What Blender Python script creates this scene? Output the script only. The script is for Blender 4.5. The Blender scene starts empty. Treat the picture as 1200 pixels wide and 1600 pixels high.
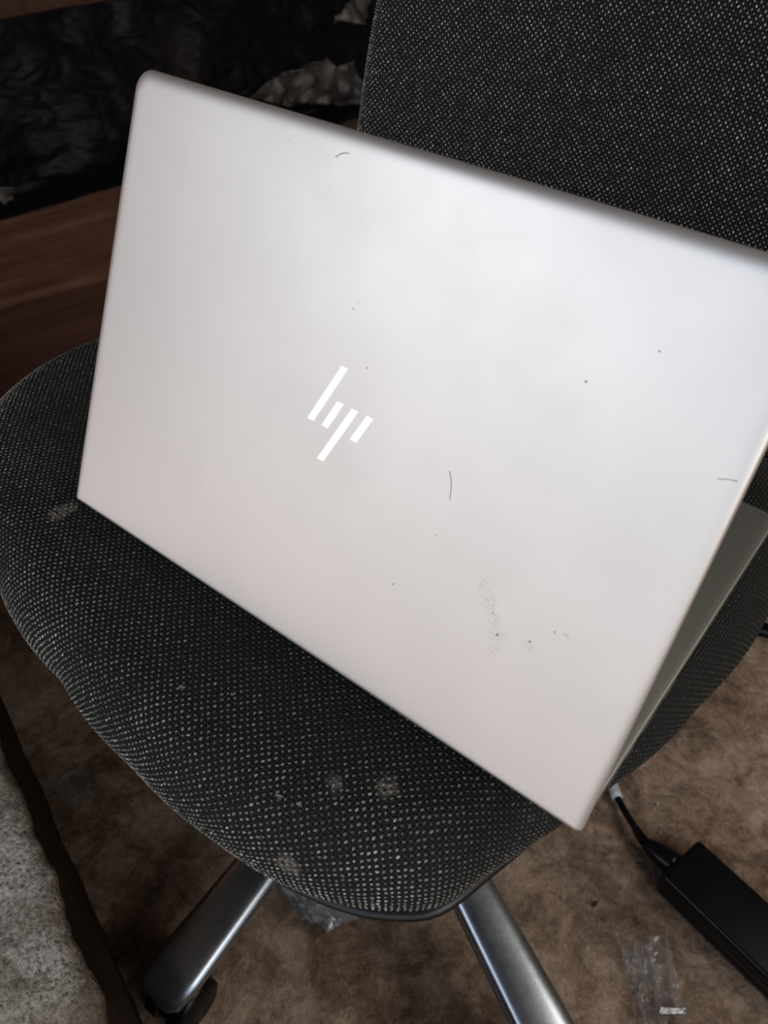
import bpy, bmesh, math, random
import numpy as np
from mathutils import Vector, Matrix, noise as mnoise

random.seed(7)
rng = np.random.default_rng(7)
SC = bpy.context.scene
COL = SC.collection
Z = 0.46                       # height of the seat surface above the floor; shapes below are given from the seat

# ------------------------------------------------------------------ camera
cam_d = bpy.data.cameras.new('camera')
cam = bpy.data.objects.new('camera', cam_d)
COL.objects.link(cam)
cam_d.sensor_fit = 'AUTO'
cam_d.sensor_width = 36.0
cam_d.lens = 1320.0 * 36.0 / 1600.0
cam_d.clip_start = 0.01
right = Vector((0.7905, 0.6117, 0.0320)); upv = Vector((-0.4282, 0.5146, 0.7429)); back = Vector((0.4380, -0.6009, 0.6687))
M = Matrix((right, upv, back)).transposed().to_4x4()
M.translation = Vector((0.1944, -0.1881, 0.3294 + Z))
cam.matrix_world = M
cam_d.dof.use_dof = True
cam_d.dof.focus_distance = 0.46
cam_d.dof.aperture_fstop = 15.0
SC.camera = cam

# ------------------------------------------------------------------ world (daylight outside the open front)
w = bpy.data.worlds.new('daylight'); SC.world = w
w.use_nodes = True
nt = w.node_tree; nt.nodes.clear()
tc = nt.nodes.new('ShaderNodeTexCoord'); sp = nt.nodes.new('ShaderNodeSeparateXYZ')
nt.links.new(tc.outputs['Generated'], sp.inputs[0])
mr = nt.nodes.new('ShaderNodeMapRange'); mr.inputs[1].default_value = -1; mr.inputs[2].default_value = 1
nt.links.new(sp.outputs['Z'], mr.inputs[0])
cr = nt.nodes.new('ShaderNodeValToRGB')
els = cr.color_ramp.elements
els[0].position = 0.0; els[0].color = (0.30, 0.22, 0.165, 1)
els[1].position = 1.0; els[1].color = (0.48, 0.62, 0.85, 1)
for p_, c_ in ((0.38, (0.72, 0.60, 0.53, 1)), (0.47, (1.08, 0.99, 0.94, 1)), (0.52, (1.12, 1.10, 1.09, 1)), (0.62, (0.84, 0.92, 1.02, 1)), (0.75, (0.62, 0.74, 0.92, 1))):
    e = els.new(p_); e.color = c_
nt.links.new(mr.outputs[0], cr.inputs[0])
bg = nt.nodes.new('ShaderNodeBackground'); bg.inputs['Strength'].default_value = 1.0
out = nt.nodes.new('ShaderNodeOutputWorld')
nt.links.new(cr.outputs[0], bg.inputs[0]); nt.links.new(bg.outputs[0], out.inputs[0])
w.cycles.sampling_method = 'AUTOMATIC'

def area_light(name, loc, target, sx, sy, power, color):
    d = bpy.data.lights.new(name, 'AREA'); d.shape = 'RECTANGLE'; d.size = sx; d.size_y = sy
    d.energy = power; d.color = color
    o = bpy.data.objects.new(name, d); COL.objects.link(o)
    o.location = loc
    o.rotation_euler = (Vector(target) - Vector(loc)).to_track_quat('-Z', 'Y').to_euler()
    return o
# daylight falling in steeply through the open front
area_light('sky_light', (-0.95, -1.60, 1.05 + Z), (0.0, 0.1, Z), 1.4, 1.1, 5.6, (1.0, 0.975, 0.95))
# warm fill added to brighten the floor at the right; no window there
area_light('floor_fill_light', (1.00, 0.72, 0.95 + Z), (0.20, 0.28, 0), 0.45, 0.55, 7.5, (1.0, 0.90, 0.78))
area_light('lid_edge_fill_light', (1.12, -0.15, 0.48 + Z), (0.16, 0.10, .12 + Z), 0.30, 0.60, 2.4, (1.0, 0.88, 0.74))  # low fill added for the highlight on the lid's right edge

SC.view_settings.view_transform = 'Standard'
SC.view_settings.look = 'None'
SC.view_settings.gamma = 1.0
SC.view_settings.use_curve_mapping = False
SC.view_settings.exposure = 0.0

# ------------------------------------------------------------------ materials
class NT:
    def __init__(s, name):
        s.m = bpy.data.materials.new(name); s.m.use_nodes = True
        s.t = s.m.node_tree; s.t.nodes.clear()
        s.out = s.n('ShaderNodeOutputMaterial')
        s.b = s.n('ShaderNodeBsdfPrincipled')
        s.l(s.b.outputs[0], s.out.inputs['Surface'])
    def n(s, k, **kw):
        q = s.t.nodes.new(k)
        for a, v in kw.items(): setattr(q, a, v)
        return q
    def l(s, a, b): s.t.links.new(a, b)
    def set(s, **kw):
        for k, v in kw.items():
            s.b.inputs[k.replace('_', ' ')].default_value = v
    def coord(s, which='Object', scale=(1, 1, 1), rot=(0, 0, 0)):
        c = s.n('ShaderNodeTexCoord'); mp = s.n('ShaderNodeMapping')
        mp.inputs['Scale'].default_value = scale; mp.inputs['Rotation'].default_value = rot
        s.l(c.outputs[which], mp.inputs[0]); return mp.outputs[0]
    def noise(s, co, scale, detail=4, rough=.55, dist=0.0):
        q = s.n('ShaderNodeTexNoise'); q.inputs['Scale'].default_value = scale
        q.inputs['Detail'].default_value = detail; q.inputs['Roughness'].default_value = rough
        q.inputs['Distortion'].default_value = dist
        s.l(co, q.inputs['Vector']); return q.outputs['Fac']
    def ramp(s, f, stops, interp='LINEAR'):
        q = s.n('ShaderNodeValToRGB'); q.color_ramp.interpolation = interp
        e = q.color_ramp.elements
        while len(e) < len(stops): e.new(0.5)
        for i, (p_, c_) in enumerate(stops):
            e[i].position = p_; e[i].color = c_ if len(c_) == 4 else (*c_, 1)
        s.l(f, q.inputs[0]); return q.outputs[0]
    def mix(s, f, a, b, mode='MIX'):
        q = s.n('ShaderNodeMix', data_type='RGBA', blend_type=mode)
        for v, i in ((f, 0), (a, 6), (b, 7)):
            if isinstance(v, (int, float)): q.inputs[i].default_value = v
            elif isinstance(v, tuple): q.inputs[i].default_value = (*v, 1) if len(v) == 3 else v
            else: s.l(v, q.inputs[i])
        return q.outputs[2]
    def math(s, op, a, b=None, clamp=False):
        q = s.n('ShaderNodeMath', operation=op); q.use_clamp = clamp
        for i, v in enumerate((a, b)):
            if v is None: continue
            if isinstance(v, (int, float)): q.inputs[i].default_value = v
            else: s.l(v, q.inputs[i])
        return q.outputs[0]
    def bump(s, h, strength, dist=0.001):
        q = s.n('ShaderNodeBump'); q.inputs['Strength'].default_value = strength
        q.inputs['Distance'].default_value = dist
        s.l(h, q.inputs['Height']); s.l(q.outputs[0], s.b.inputs['Normal'])
    def near(s, co, p, r):                       # 1 inside radius r of p, soft rim
        q = s.n('ShaderNodeVectorMath', operation='DISTANCE'); s.l(co, q.inputs[0]); q.inputs[1].default_value = p
        m_ = s.n('ShaderNodeMapRange'); m_.inputs[1].default_value = r * .55; m_.inputs[2].default_value = r
        m_.inputs[3].default_value = 1; m_.inputs[4].default_value = 0
        s.l(q.outputs['Value'], m_.inputs[0]); return m_.outputs[0]

def simple(name, col, rough=.5, metal=0.0, var=0.15, scale=60, bump=0.0, bscale=300, spec=.5):
    k = NT(name); co = k.coord()
    f = k.noise(co, scale)
    c = k.ramp(f, [(0.3, tuple(v * (1 - var) for v in col)), (0.7, tuple(min(1, v * (1 + var)) for v in col))])
    k.l(c, k.b.inputs['Base Color'])
    k.set(Roughness=rough, Metallic=metal); k.b.inputs['Specular IOR Level'].default_value = spec
    if bump: k.bump(k.noise(co, bscale, 3), bump, .0008)
    return k.m

def make_lid_mat():
    k = NT('silver_lid'); co = k.coord()
    fine = k.noise(co, 3500, 2)
    col = k.mix(fine, (0.78, 0.76, 0.75), (0.83, 0.81, 0.80))
    broad = k.noise(co, 14, 5, .6)
    col = k.mix(k.ramp(broad, [(0.45, (0, 0, 0)), (0.75, (0.25, 0.25, 0.25))]), col, (0.70, 0.68, 0.665))
    mask = None
    specks = [((101.6, 218.6), .45), ((155.6, 226.3), .5), ((154.7, 162.8), .6), ((168.9, 141.9), .6), ((260.9, 170.9), .7),
              ((281.5, 189.8), .6), ((211.6, 57.8), .6), ((212.6, 58.9), .4), ((285.3, 76.0), .55), ((223.5, 88.2), .5),
              ((264.0, 62.0), .8), ((258.7, 69.8), .6), ((277.5, 66.8), .7), ((22.9, 54.6), .35), ((194, 214.8), .4),
              ((197, 216), .35), ((118, 60), .4), ((240, 120), .35), ((62, 178), .35), ((188, 200), .3), ((176, 186), .35)]
    for (x, y), r in specks:
        v = k.near(co, (x * .001, y * .001, 0.0015), r * .0010)
        mask = v if mask is None else k.math('MAXIMUM', mask, v)
    grit = k.ramp(k.noise(co, 900, 4, .7), [(0.50, (0, 0, 0)), (0.60, (1, 1, 1))])
    sm = None
    for (x, y), r in (((252, 79), 4), ((256, 73), 4.5), ((260, 67.5), 4.5), ((264, 61.5), 5), ((265, 55.5), 4), ((264.5, 50), 3),
                      ((285, 76), 2.5), ((290, 77), 2), ((278, 65), 3), ((156, 166), 2),):
        v = k.near(co, (x * .001, y * .001, 0.0015), r * .001)
        sm = v if sm is None else k.math('MAXIMUM', sm, v)
    sm = k.math('MULTIPLY', k.math('MULTIPLY', sm, grit), .28)
    # a faint hairline scratch band across the upper right
    col = k.mix(sm, col, (0.30, 0.27, 0.25))
    col = k.mix(k.math('MULTIPLY', mask, .85), col, (0.05, 0.045, 0.04))
    k.l(col, k.b.inputs['Base Color'])
    k.set(Metallic=0.85)
    k.l(k.ramp(broad, [(0.3, (.40, .40, .40)), (0.8, (.47, .47, .47))]), k.b.inputs['Roughness'])
    k.bump(fine, .05, .00005)
    return k.m
M_LID = make_lid_mat()
M_DECK = simple('silver_deck', (0.25, 0.26, 0.245), .52, .8, .03, 30)
M_CHROME = simple('mirror_chrome', (0.97, 0.97, 0.97), .04, 1.0, .01)
M_BLACKP = simple('black_plastic', (0.004, 0.0045, 0.006), .30, 0, .3, 40, .06, 900, .28)
M_KEY = simple('key_plastic', (0.02, 0.02, 0.022), .5)
M_SCREEN = simple('screen_glass', (0.008, 0.008, 0.01), .15)
M_RIM = simple('seat_pan_plastic', (0.006, 0.006, 0.007), .33, 0, .2, 50, .15, 400)

def make_arm_mat():
    k = NT('worn_chrome'); co = k.coord()
    f = k.noise(co, 24, 3, .5); g = k.noise(co, 260, 3, .6)
    k.l(k.ramp(f, [(0.2, (0.38, 0.44, 0.51)), (0.8, (0.48, 0.55, 0.62))]), k.b.inputs['Base Color'])
    k.set(Metallic=0.95)
    k.l(k.ramp(k.mix(.4, f, g), [(0.2, (.22, .22, .22)), (0.8, (.34, .34, .34))]), k.b.inputs['Roughness'])
    k.bump(g, .05, .0003)
    return k.m
M_ARM = make_arm_mat()

def make_fabric_mat(name):
    k = NT(name)
    co = k.coord('UV', (1, 1, 1))
    # dark ground threads: two crossed thread waves, rotated like the weave
    h = None
    for rot in (0.0, math.pi / 2):
        wv = k.n('ShaderNodeTexWave'); wv.inputs['Scale'].default_value = 0.145 * 1000
        mp = k.n('ShaderNodeMapping'); mp.inputs['Rotation'].default_value = (0, 0, rot)
        k.l(co, mp.inputs[0]); k.l(mp.outputs[0], wv.inputs['Vector']); wv.inputs['Distortion'].default_value = 1.5
        wv.inputs['Detail'].default_value = 1
        h = wv.outputs['Fac'] if h is None else k.math('MAXIMUM', h, wv.outputs['Fac'])
    fuzz = k.noise(co, 900, 3, .7)
    hh = k.math('ADD', h, k.math('MULTIPLY', fuzz, .6))
    col = k.ramp(k.math('MULTIPLY', hh, .62), [(0.15, (0.0035, 0.004, 0.004)), (0.95, (0.023, 0.026, 0.025))])
    at = k.n('ShaderNodeAttribute'); at.attribute_name = 'dust'
    pits = k.ramp(k.noise(co, 420, 3, .6), [(0.40, (0.1, .1, .1)), (0.55, (1, 1, 1))])
    col = k.mix(k.math('MULTIPLY', at.outputs['Fac'], pits), col, (0.16, 0.142, 0.12))
    k.l(col, k.b.inputs['Base Color'])
    k.set(Roughness=.95); k.b.inputs['Specular IOR Level'].default_value = .15
    k.bump(hh, .8, .0006)
    return k.m
M_FAB = make_fabric_mat('black_woven_fabric')

def make_yarn_mat():
    k = NT('grey_yarn')
    at = k.n('ShaderNodeAttribute'); at.attribute_name = 'tone'
    co = k.coord('Object')
    f = k.noise(co, 2600, 2)
    col = k.mix(f, (0.75, 0.75, 0.75), (1.25, 1.25, 1.25))
    k.l(k.mix(1.0, at.outputs['Color'], col, 'MULTIPLY'), k.b.inputs['Base Color'])
    k.set(Roughness=.62); k.b.inputs['Specular IOR Level'].default_value = .45
    return k.m
M_YARN = make_yarn_mat()

def make_floor_mat():
    k = NT('trodden_floor'); co = k.coord()
    a = k.noise(co, 5.5, 6, .6); b = k.noise(co, 38, 6, .65, .6); c = k.noise(co, 160, 5, .7, .4)
    v = k.math('ADD', k.math('MULTIPLY', a, .5), k.math('ADD', k.math('MULTIPLY', b, .34), k.math('MULTIPLY', c, .2)))
    col = k.ramp(v, [(0.40, (0.075, 0.048, 0.034)), (0.49, (0.20, 0.14, 0.10)), (0.56, (0.35, 0.265, 0.20)), (0.66, (0.56, 0.46, 0.365))])
    # pale grit
    vo = k.n('ShaderNodeTexVoronoi'); vo.inputs['Scale'].default_value = 55; vo.inputs['Randomness'].default_value = 1
    k.l(co, vo.inputs['Vector'])
    g = k.ramp(vo.outputs['Distance'], [(0.0, (1, 1, 1)), (0.06, (0, 0, 0))])
    col = k.mix(k.math('MULTIPLY', g, k.math('GREATER_THAN', a, .56)), col, (0.42, 0.38, 0.34))
    k.l(col, k.b.inputs['Base Color'])
    k.set(Roughness=.9); k.b.inputs['Specular IOR Level'].default_value = .2
    k.bump(k.math('ADD', b, k.math('MULTIPLY', c, .5)), .7, .006)
    return k.m
M_FLOOR = make_floor_mat()

def make_concrete_mat():
    k = NT('rough_concrete'); co = k.coord()
    a = k.noise(co, 16, 6, .65); b = k.noise(co, 330, 5, .75)
    col = k.ramp(b, [(0.36, (0.13, 0.11, 0.085)), (0.46, (0.43, 0.385, 0.32)), (0.56, (0.64, 0.59, 0.50)), (0.66, (0.90, 0.85, 0.76))])
    col = k.mix(k.ramp(a, [(0.48, (0, 0, 0)), (0.66, (.8, .8, .8))]), col, (0.19, 0.14, 0.10))
    vo = k.n('ShaderNodeTexVoronoi'); vo.inputs['Scale'].default_value = 210; k.l(co, vo.inputs['Vector'])
    col = k.mix(k.ramp(vo.outputs['Distance'], [(0.10, (.8, .8, .8)), (0.20, (0, 0, 0))]), col, (0.10, 0.09, 0.07))
    # shade of the side face below the worn edge, painted in dark brown
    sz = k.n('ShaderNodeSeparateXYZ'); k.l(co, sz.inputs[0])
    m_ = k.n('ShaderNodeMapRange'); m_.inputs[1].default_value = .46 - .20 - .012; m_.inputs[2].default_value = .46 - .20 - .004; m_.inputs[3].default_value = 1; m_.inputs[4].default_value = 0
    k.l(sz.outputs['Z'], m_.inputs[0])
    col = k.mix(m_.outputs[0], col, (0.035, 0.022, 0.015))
    k.l(col, k.b.inputs['Base Color'])
    k.set(Roughness=.95); k.b.inputs['Specular IOR Level'].default_value = .1
    k.bump(k.math('ADD', b, k.math('MULTIPLY', a, 1.5)), .7, .002)
    return k.m
M_CONC = make_concrete_mat()

def make_wood_mat(name, c1, c2, ang):
    k = NT(name); co = k.coord('Object', (3.2, 34, 30), (0, 0, 0))
    a = k.noise(co, 1.0, 6, .6, .8); co2 = k.coord('Object'); b = k.noise(co2, 4, 4)
    col = k.ramp(a, [(0.28, c1), (0.72, c2)])
    col = k.mix(k.ramp(b, [(0.4, (0, 0, 0)), (0.75, (.6, .6, .6))]), col, tuple(v * .55 for v in c1))
    k.l(col, k.b.inputs['Base Color']); k.set(Roughness=.55)
    k.bump(a, .3, .002)
    return k.m
M_WOOD1 = make_wood_mat('red_brown_wood', (0.12, 0.055, 0.032), (0.36, 0.18, 0.105), 0)
M_WOOD2 = make_wood_mat('dark_red_wood', (0.075, 0.032, 0.024), (0.17, 0.075, 0.052), 0)
M_WALL = make_wood_mat('brown_wall_wood', (0.10, 0.046, 0.03), (0.24, 0.115, 0.07), 0)
M_CEIL = simple('roof_boards', (0.12, 0.10, 0.085), .9, 0, .3, 8)

def make_sheet_mat():
    k = NT('black_polythene'); co = k.coord()
    a = k.noise(co, 9, 6, .7); b = k.noise(co, 45, 5, .65, 1.0)
    at = k.n('ShaderNodeAttribute'); at.attribute_name = 'dust'
    col = k.mix(k.math('MULTIPLY', at.outputs['Fac'], k.ramp(b, [(0.35, (.25, .25, .25)), (0.62, (1, 1, 1))])), (0.006, 0.006, 0.008), (0.17, 0.145, 0.125))
    k.l(col, k.b.inputs['Base Color'])
    k.l(k.ramp(a, [(0.3, (.35, .35, .35)), (0.7, (.6, .6, .6))]), k.b.inputs['Roughness'])
    k.b.inputs['Specular IOR Level'].default_value = .28
    k.bump(b, .35, .005)
    return k.m
M_SHEET = make_sheet_mat()

def make_scrap_mat():
    k = NT('dusty_grey_plastic'); co = k.coord()
    a = k.noise(co, 14, 4, .55)
    k.l(k.ramp(a, [(0.30, (0.035, 0.033, 0.033)), (0.5, (0.10, 0.095, 0.092)), (0.72, (0.24, 0.22, 0.20))]), k.b.inputs['Base Color'])
    k.set(Roughness=.4)
    return k.m
M_SCRAP = make_scrap_mat()

def make_clear_mat(name, tint, fac, rough=.12):
    k = NT(name)
    tr = k.n('ShaderNodeBsdfTransparent'); tr.inputs[0].default_value = (*tint, 1)
    mx = k.n('ShaderNodeMixShader'); lw = k.n('ShaderNodeLayerWeight'); lw.inputs[0].default_value = .35
    co = k.coord(); nn = k.noise(co, 120, 4, .6)
    f = k.math('ADD', k.math('MULTIPLY', lw.outputs['Facing'], .28), k.math('MULTIPLY', nn, fac), True)
    k.l(f, mx.inputs[0]); k.l(tr.outputs[0], mx.inputs[1]); k.l(k.b.outputs[0], mx.inputs[2])
    k.l(mx.outputs[0], k.out.inputs['Surface'])
    k.b.inputs['Base Color'].default_value = (0.42, 0.43, 0.45, 1); k.set(Roughness=rough); k.b.inputs['Coat Weight'].default_value = 1; k.b.inputs['Coat Roughness'].default_value = .03; k.b.inputs['Specular IOR Level'].default_value = .9
    k.bump(nn, .25, .002)
    return k.m
M_CLEAR = make_clear_mat('clear_film', (0.95, 0.95, 0.96), .34)
M_CLEAR2 = make_clear_mat('bluish_clear_film', (0.80, 0.88, 0.92), .80)
M_SEAL_GLINT = simple('white_seal_glint', (0.75, 0.76, 0.76), .15)  # white stands in for the glint on the packet's sealed edge
M_LIDCLEAR = make_clear_mat('clear_cup_plastic', (0.93, 0.95, 0.96), .10, .08)
M_HAIR = simple('dark_hair', (0.02, 0.015, 0.012), .5)
M_LINT = simple('pale_lint', (0.30, 0.28, 0.25), .9)
M_SLEEVE = simple('pale_grey_sleeve', (0.55, 0.60, 0.66), .5)
M_STONE = simple('pale_stone', (0.42, 0.38, 0.33), .9, 0, .2, 200, .3, 500)
M_WARM = simple('warm_clay_wall', (0.62, 0.46, 0.33), .9, 0, .12, 6, .2, 40)
M_PAINT = simple('plaster_wall', (0.30, 0.25, 0.20), .9, 0, .2, 6, .2, 40)

# ------------------------------------------------------------------ object helpers
def empty(name, loc, label=None, cat=None, group=None):
    o = bpy.data.objects.new(name, None); COL.objects.link(o); o.empty_display_size = .02
    o.location = (loc[0], loc[1], loc[2] + Z)
    if label: o['label'] = label
    if cat: o['category'] = cat
    if group: o['group'] = group
    return o

def tag(o, label, cat, group=None):
    o['label'] = label; o['category'] = cat
    if group: o['group'] = group
    return o

def link(name, me, mat, parent=None, loc=None, smooth=True):
    """mesh given in seat-frame coordinates; its origin goes to loc (or the parent's origin)"""
    o = bpy.data.objects.new(name, me); COL.objects.link(o)
    if mat: me.materials.append(mat)
    if smooth: me.polygons.foreach_set('use_smooth', [True] * len(me.polygons))
    if parent is not None:
        root = parent
        acc = Vector((0, 0, 0))
        while root is not None: acc += root.location; root = root.parent
        me.transform(Matrix.Translation(Vector((0, 0, Z)) - acc))
        o.parent = parent
    else:
        l = Vector(loc) if loc is not None else Vector((0, 0, -Z))
        me.transform(Matrix.Translation(-l)); o.location = l + Vector((0, 0, Z))
    me.update()
    return o

def bm_mesh(name, bm):
    bmesh.ops.recalc_face_normals(bm, faces=bm.faces[:])
    me = bpy.data.meshes.new(name); bm.to_mesh(me); bm.free(); return me

def np_mesh(name, verts, faces):
    me = bpy.data.meshes.new(name); me.from_pydata([tuple(v) for v in verts], [], [tuple(f) for f in faces]); me.update(); return me

def sharp(o, ang=35):
    try: o.data.set_sharp_from_angle(angle=math.radians(ang))
    except Exception: pass

def add_box(bm, lo, hi, mat=None, bev=0.0, seg=2):
    r = bmesh.ops.create_cube(bm, size=1)
    vs = r['verts']
    lo = Vector(lo); hi = Vector(hi)
    for v in vs:
        v.co = Vector(((lo.x + hi.x) / 2 + v.co.x * (hi.x - lo.x), (lo.y + hi.y) / 2 + v.co.y * (hi.y - lo.y), (lo.z + hi.z) / 2 + v.co.z * (hi.z - lo.z)))
    if bev:
        es = list({e for v in vs for e in v.link_edges})
        r2 = bmesh.ops.bevel(bm, geom=es, offset=bev, segments=seg, profile=.6, affect='EDGES')
        vs = list({v for f in r2['faces'] for v in f.verts} | {v for v in vs if v.is_valid})
    if mat is not None:
        bmesh.ops.transform(bm, matrix=mat, verts=vs)

def tube(bm, pts, rad, n=12, caps=True, flat=1.0):
    """tube along points; rad a number or one per point"""
    pts = [Vector(p) for p in pts]
    rads = rad if isinstance(rad, (list, tuple)) else [rad] * len(pts)
    prev = None; rings = []
    for i, p in enumerate(pts):
        t = (pts[min(i + 1, len(pts) - 1)] - pts[max(i - 1, 0)]).normalized()
        if prev is None:
            a = Vector((0, 0, 1)) if abs(t.z) < .9 else Vector((1, 0, 0))
            u = t.cross(a).normalized()
        else:
            u = (prev - t * prev.dot(t)).normalized()
        prev = u; v = t.cross(u)
        ring = [bm.verts.new(p + (u * math.cos(2 * math.pi * k / n) + v * math.sin(2 * math.pi * k / n) * flat) * rads[i]) for k in range(n)]
        rings.append(ring)
    for a, b in zip(rings, rings[1:]):
        for k in range(n): bm.faces.new((a[k], a[(k + 1) % n], b[(k + 1) % n], b[k]))
    if caps:
        bm.faces.new(rings[0][::-1]); bm.faces.new(rings[-1])

def spline(pts, n=8):
    pts = [Vector(p) for p in pts]; o = []
    P = [pts[0]] + pts + [pts[-1]]
    for i in range(1, len(P) - 2):
        for k in range(n):
            t = k / n
            a, b, c, d = P[i - 1], P[i], P[i + 1], P[i + 2]
            o.append(.5 * ((2 * b) + (c - a) * t + (2 * a - 5 * b + 4 * c - d) * t * t + (3 * b - a - 3 * c + d) * t ** 3))
    o.append(pts[-1]); return o

def rings_mesh(name, rings, close_ends=True):
    """rings: list of equal-length closed loops"""
    V = [p for r in rings for p in r]; n = len(rings[0]); F = []
    for i in range(len(rings) - 1):
        for k in range(n):
            F.append((i * n + k, i * n + (k + 1) % n, (i + 1) * n + (k + 1) % n, (i + 1) * n + k))
    if close_ends:
        F.append(tuple(range(n))[::-1]); F.append(tuple((len(rings) - 1) * n + k for k in range(n)))
    me = np_mesh(name, V, F)
    bm = bmesh.new(); bm.from_mesh(me); bmesh.ops.recalc_face_normals(bm, faces=bm.faces[:]); bm.to_mesh(me); bm.free()
    return me

# ================================================================== THE SETTING
def struct(name, me, mat, smooth=False, label=None):
    o = link(name, me, mat, None, smooth=smooth); o['kind'] = 'structure'
    if label: o['label'] = label
    return o

FL = -Z   # floor level in the seat frame
# floor with real unevenness near the chair
def grid(x0, x1, y0, y1, nx, ny, hf):
    xs = np.linspace(x0, x1, nx); ys = np.linspace(y0, y1, ny)
    V = [(x, y, hf(x, y)) for y in ys for x in xs]
    F = [(j * nx + i, j * nx + i + 1, (j + 1) * nx + i + 1, (j + 1) * nx + i) for j in range(ny - 1) for i in range(nx - 1)]
    return V, F
def floor_h(x, y):
    h = mnoise.noise(Vector((x * 22, y * 22, 0))) * .0020 + mnoise.noise(Vector((x * 70, y * 70, 3))) * .0010
    fade = max(0.0, 1 - max(0, abs(x) - .7) * 3) * max(0.0, 1 - max(0, abs(y - .3) - .8) * 3)
    return FL - .0015 + h * fade
nxs = np.concatenate([np.linspace(-2.0, -.75, 12)[:-1], np.linspace(-.75, .75, 220), np.linspace(.75, 2.0, 10)[1:]])
nys = np.concatenate([np.linspace(-.42, .95, 200), np.linspace(.95, 3.4, 20)[1:]])
V = [(x, y, floor_h(x, y)) for y in nys for x in nxs]; nx = len(nxs)
F = [(j * nx + i, j * nx + i + 1, (j + 1) * nx + i + 1, (j + 1) * nx + i) for j in range(len(nys) - 1) for i in range(nx - 1)]
struct('floor', np_mesh('floor', V, F), M_FLOOR, True, 'uneven brown trodden floor under the chair')

def slab(name, quad, z0, z1, thick, mat):
    """vertical wall from (x,y) to (x,y) with outward thickness"""
    (ax, ay), (bx, by) = quad
    d = Vector((bx - ax, by - ay, 0)).normalized(); n_ = Vector((d.y, -d.x, 0)) * thick
    bm = bmesh.new()
    c = [Vector((ax, ay, z0)), Vector((bx, by, z0)), Vector((bx, by, z1)), Vector((ax, ay, z1))]
    vs = [bm.verts.new(p) for p in c] + [bm.verts.new(p + n_) for p in c]
    for f in ((0, 1, 2, 3), (7, 6, 5, 4), (0, 4, 5, 1), (1, 5, 6, 2), (2, 6, 7, 3), (3, 7, 4, 0)): bm.faces.new([vs[i] for i in f])
    return struct(name, bm_mesh(name, bm), mat)
slab('wall_left', ((-2.23, -2.2), (-1.58, 3.4)), FL, 1.9, -.08, M_WALL)
slab('wall_back', ((-1.7, 3.32), (1.15, 3.32)), FL, 1.9, -.08, M_PAINT)
slab('wall_right', ((1.15, .12), (1.15, 3.4)), FL, 1.9, .08, M_WARM)
bm = bmesh.new(); add_box(bm, (-2.3, -1.55, 1.9), (2.1, 3.5, 1.98)); struct('ceiling', bm_mesh('ceiling', bm), M_CEIL)

# low rough concrete sill in front of the chair (its worn edge runs past the lower left of the chair)
def sill():
    SZ = -.20
    e0 = Vector((-.1989, -.0879)); e1 = Vector((-.0259, -.1421)); d = (e1 - e0).normalized(); n_ = Vector((d.y, -d.x))  # n_ points to -y (away from chair)
    if n_.y > 0: n_ = -n_
    us = np.concatenate([np.linspace(-1.55, -.2, 30)[:-1], np.linspace(-.2, .45, 260), np.linspace(.45, 1.9, 30)[1:]])
    prof = []   # (offset away from the edge toward the outside, z)
    for t in np.linspace(0, 1, 9)[:-1]: prof.append((-.014 + .008 * t, FL + (SZ - .020 - FL) * t))
    prof += [(-.005, SZ - .018), (-.003, SZ - .010), (.000, SZ - .004), (.003, SZ - .001), (.008, SZ)]
    prof += [(v, SZ) for v in np.linspace(.016, .30, 90)]
    prof += [(.32, SZ - .01), (.33, FL)]
    V = []; 
    for (o_, z_) in prof:
        for u_ in us:
            wob = mnoise.noise(Vector((u_ * 18, 0, 5))) * .006 + mnoise.noise(Vector((u_ * 60, 1, 5))) * .003
            top = 1 if z_ > SZ - .05 else .4
            q = e0 + d * (u_) + n_ * (o_ - wob * top)
            hz = (mnoise.noise(Vector((u_ * 50, o_ * 50, 0))) * .0022 + mnoise.noise(Vector((u_ * 160, o_ * 160, 2))) * .0010) if z_ > SZ - .03 else 0
            V.append((q.x, q.y, z_ + hz))
    n = len(us); F = [(j * n + i, (j + 1) * n + i, (j + 1) * n + i + 1, j * n + i + 1) for j in range(len(prof) - 1) for i in range(n - 1)]
    me = np_mesh('wall_front', V, F)
    bm = bmesh.new(); bm.from_mesh(me); bmesh.ops.recalc_face_normals(bm, faces=bm.faces[:]); bm.to_mesh(me); bm.free()
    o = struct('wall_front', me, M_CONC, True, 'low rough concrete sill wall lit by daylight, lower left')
    return o
sill()

# ================================================================== OFFICE CHAIR
HUB = (-.078, .191)
chair = empty('office_chair', (HUB[0], HUB[1], FL), 'black woven-fabric office chair with a chromed star base, the laptop standing on its seat', 'chair')

# ---- seat cushion
SCX, SCY = -.08, .15
KN = [(-178, .256), (-166, .265), (-156, .266), (-145, .258), (-132, .240), (-118, .2262), (-97.2, .2181), (-79.2, .2311), (-65.7, .2504), (-57.4, .2651),
      (-50, .2745), (-43, .2786), (-36.5, .2665), (-30, .2590), (-25, .2555), (-19.5, .2525), (-2.1, .2543), (13, .268), (28, .285), (42, .290),
      (56, .272), (73, .245), (90, .238), (107, .245), (124, .268), (138, .285), (152, .280), (166, .262)]
ka = np.array([k[0] for k in KN] ); kr = np.array([k[1] for k in KN])
_fa = np.linspace(-180, 180, 721)[:-1]
_fr = np.interp(_fa, np.concatenate([ka - 360, ka, ka + 360]), np.concatenate([kr, kr, kr]))
ker = np.hanning(15); ker /= ker.sum()
_fr = np.convolve(np.concatenate([_fr[-30:], _fr, _fr[:30]]), ker, 'same')[30:-30]
def rout(deg): return np.interp(deg, np.concatenate([_fa, [180]]), np.concatenate([_fr, [_fr[0]]]))
EW, EH = .030, .036      # roll of the edge
TH_MAX = 2.25
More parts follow.
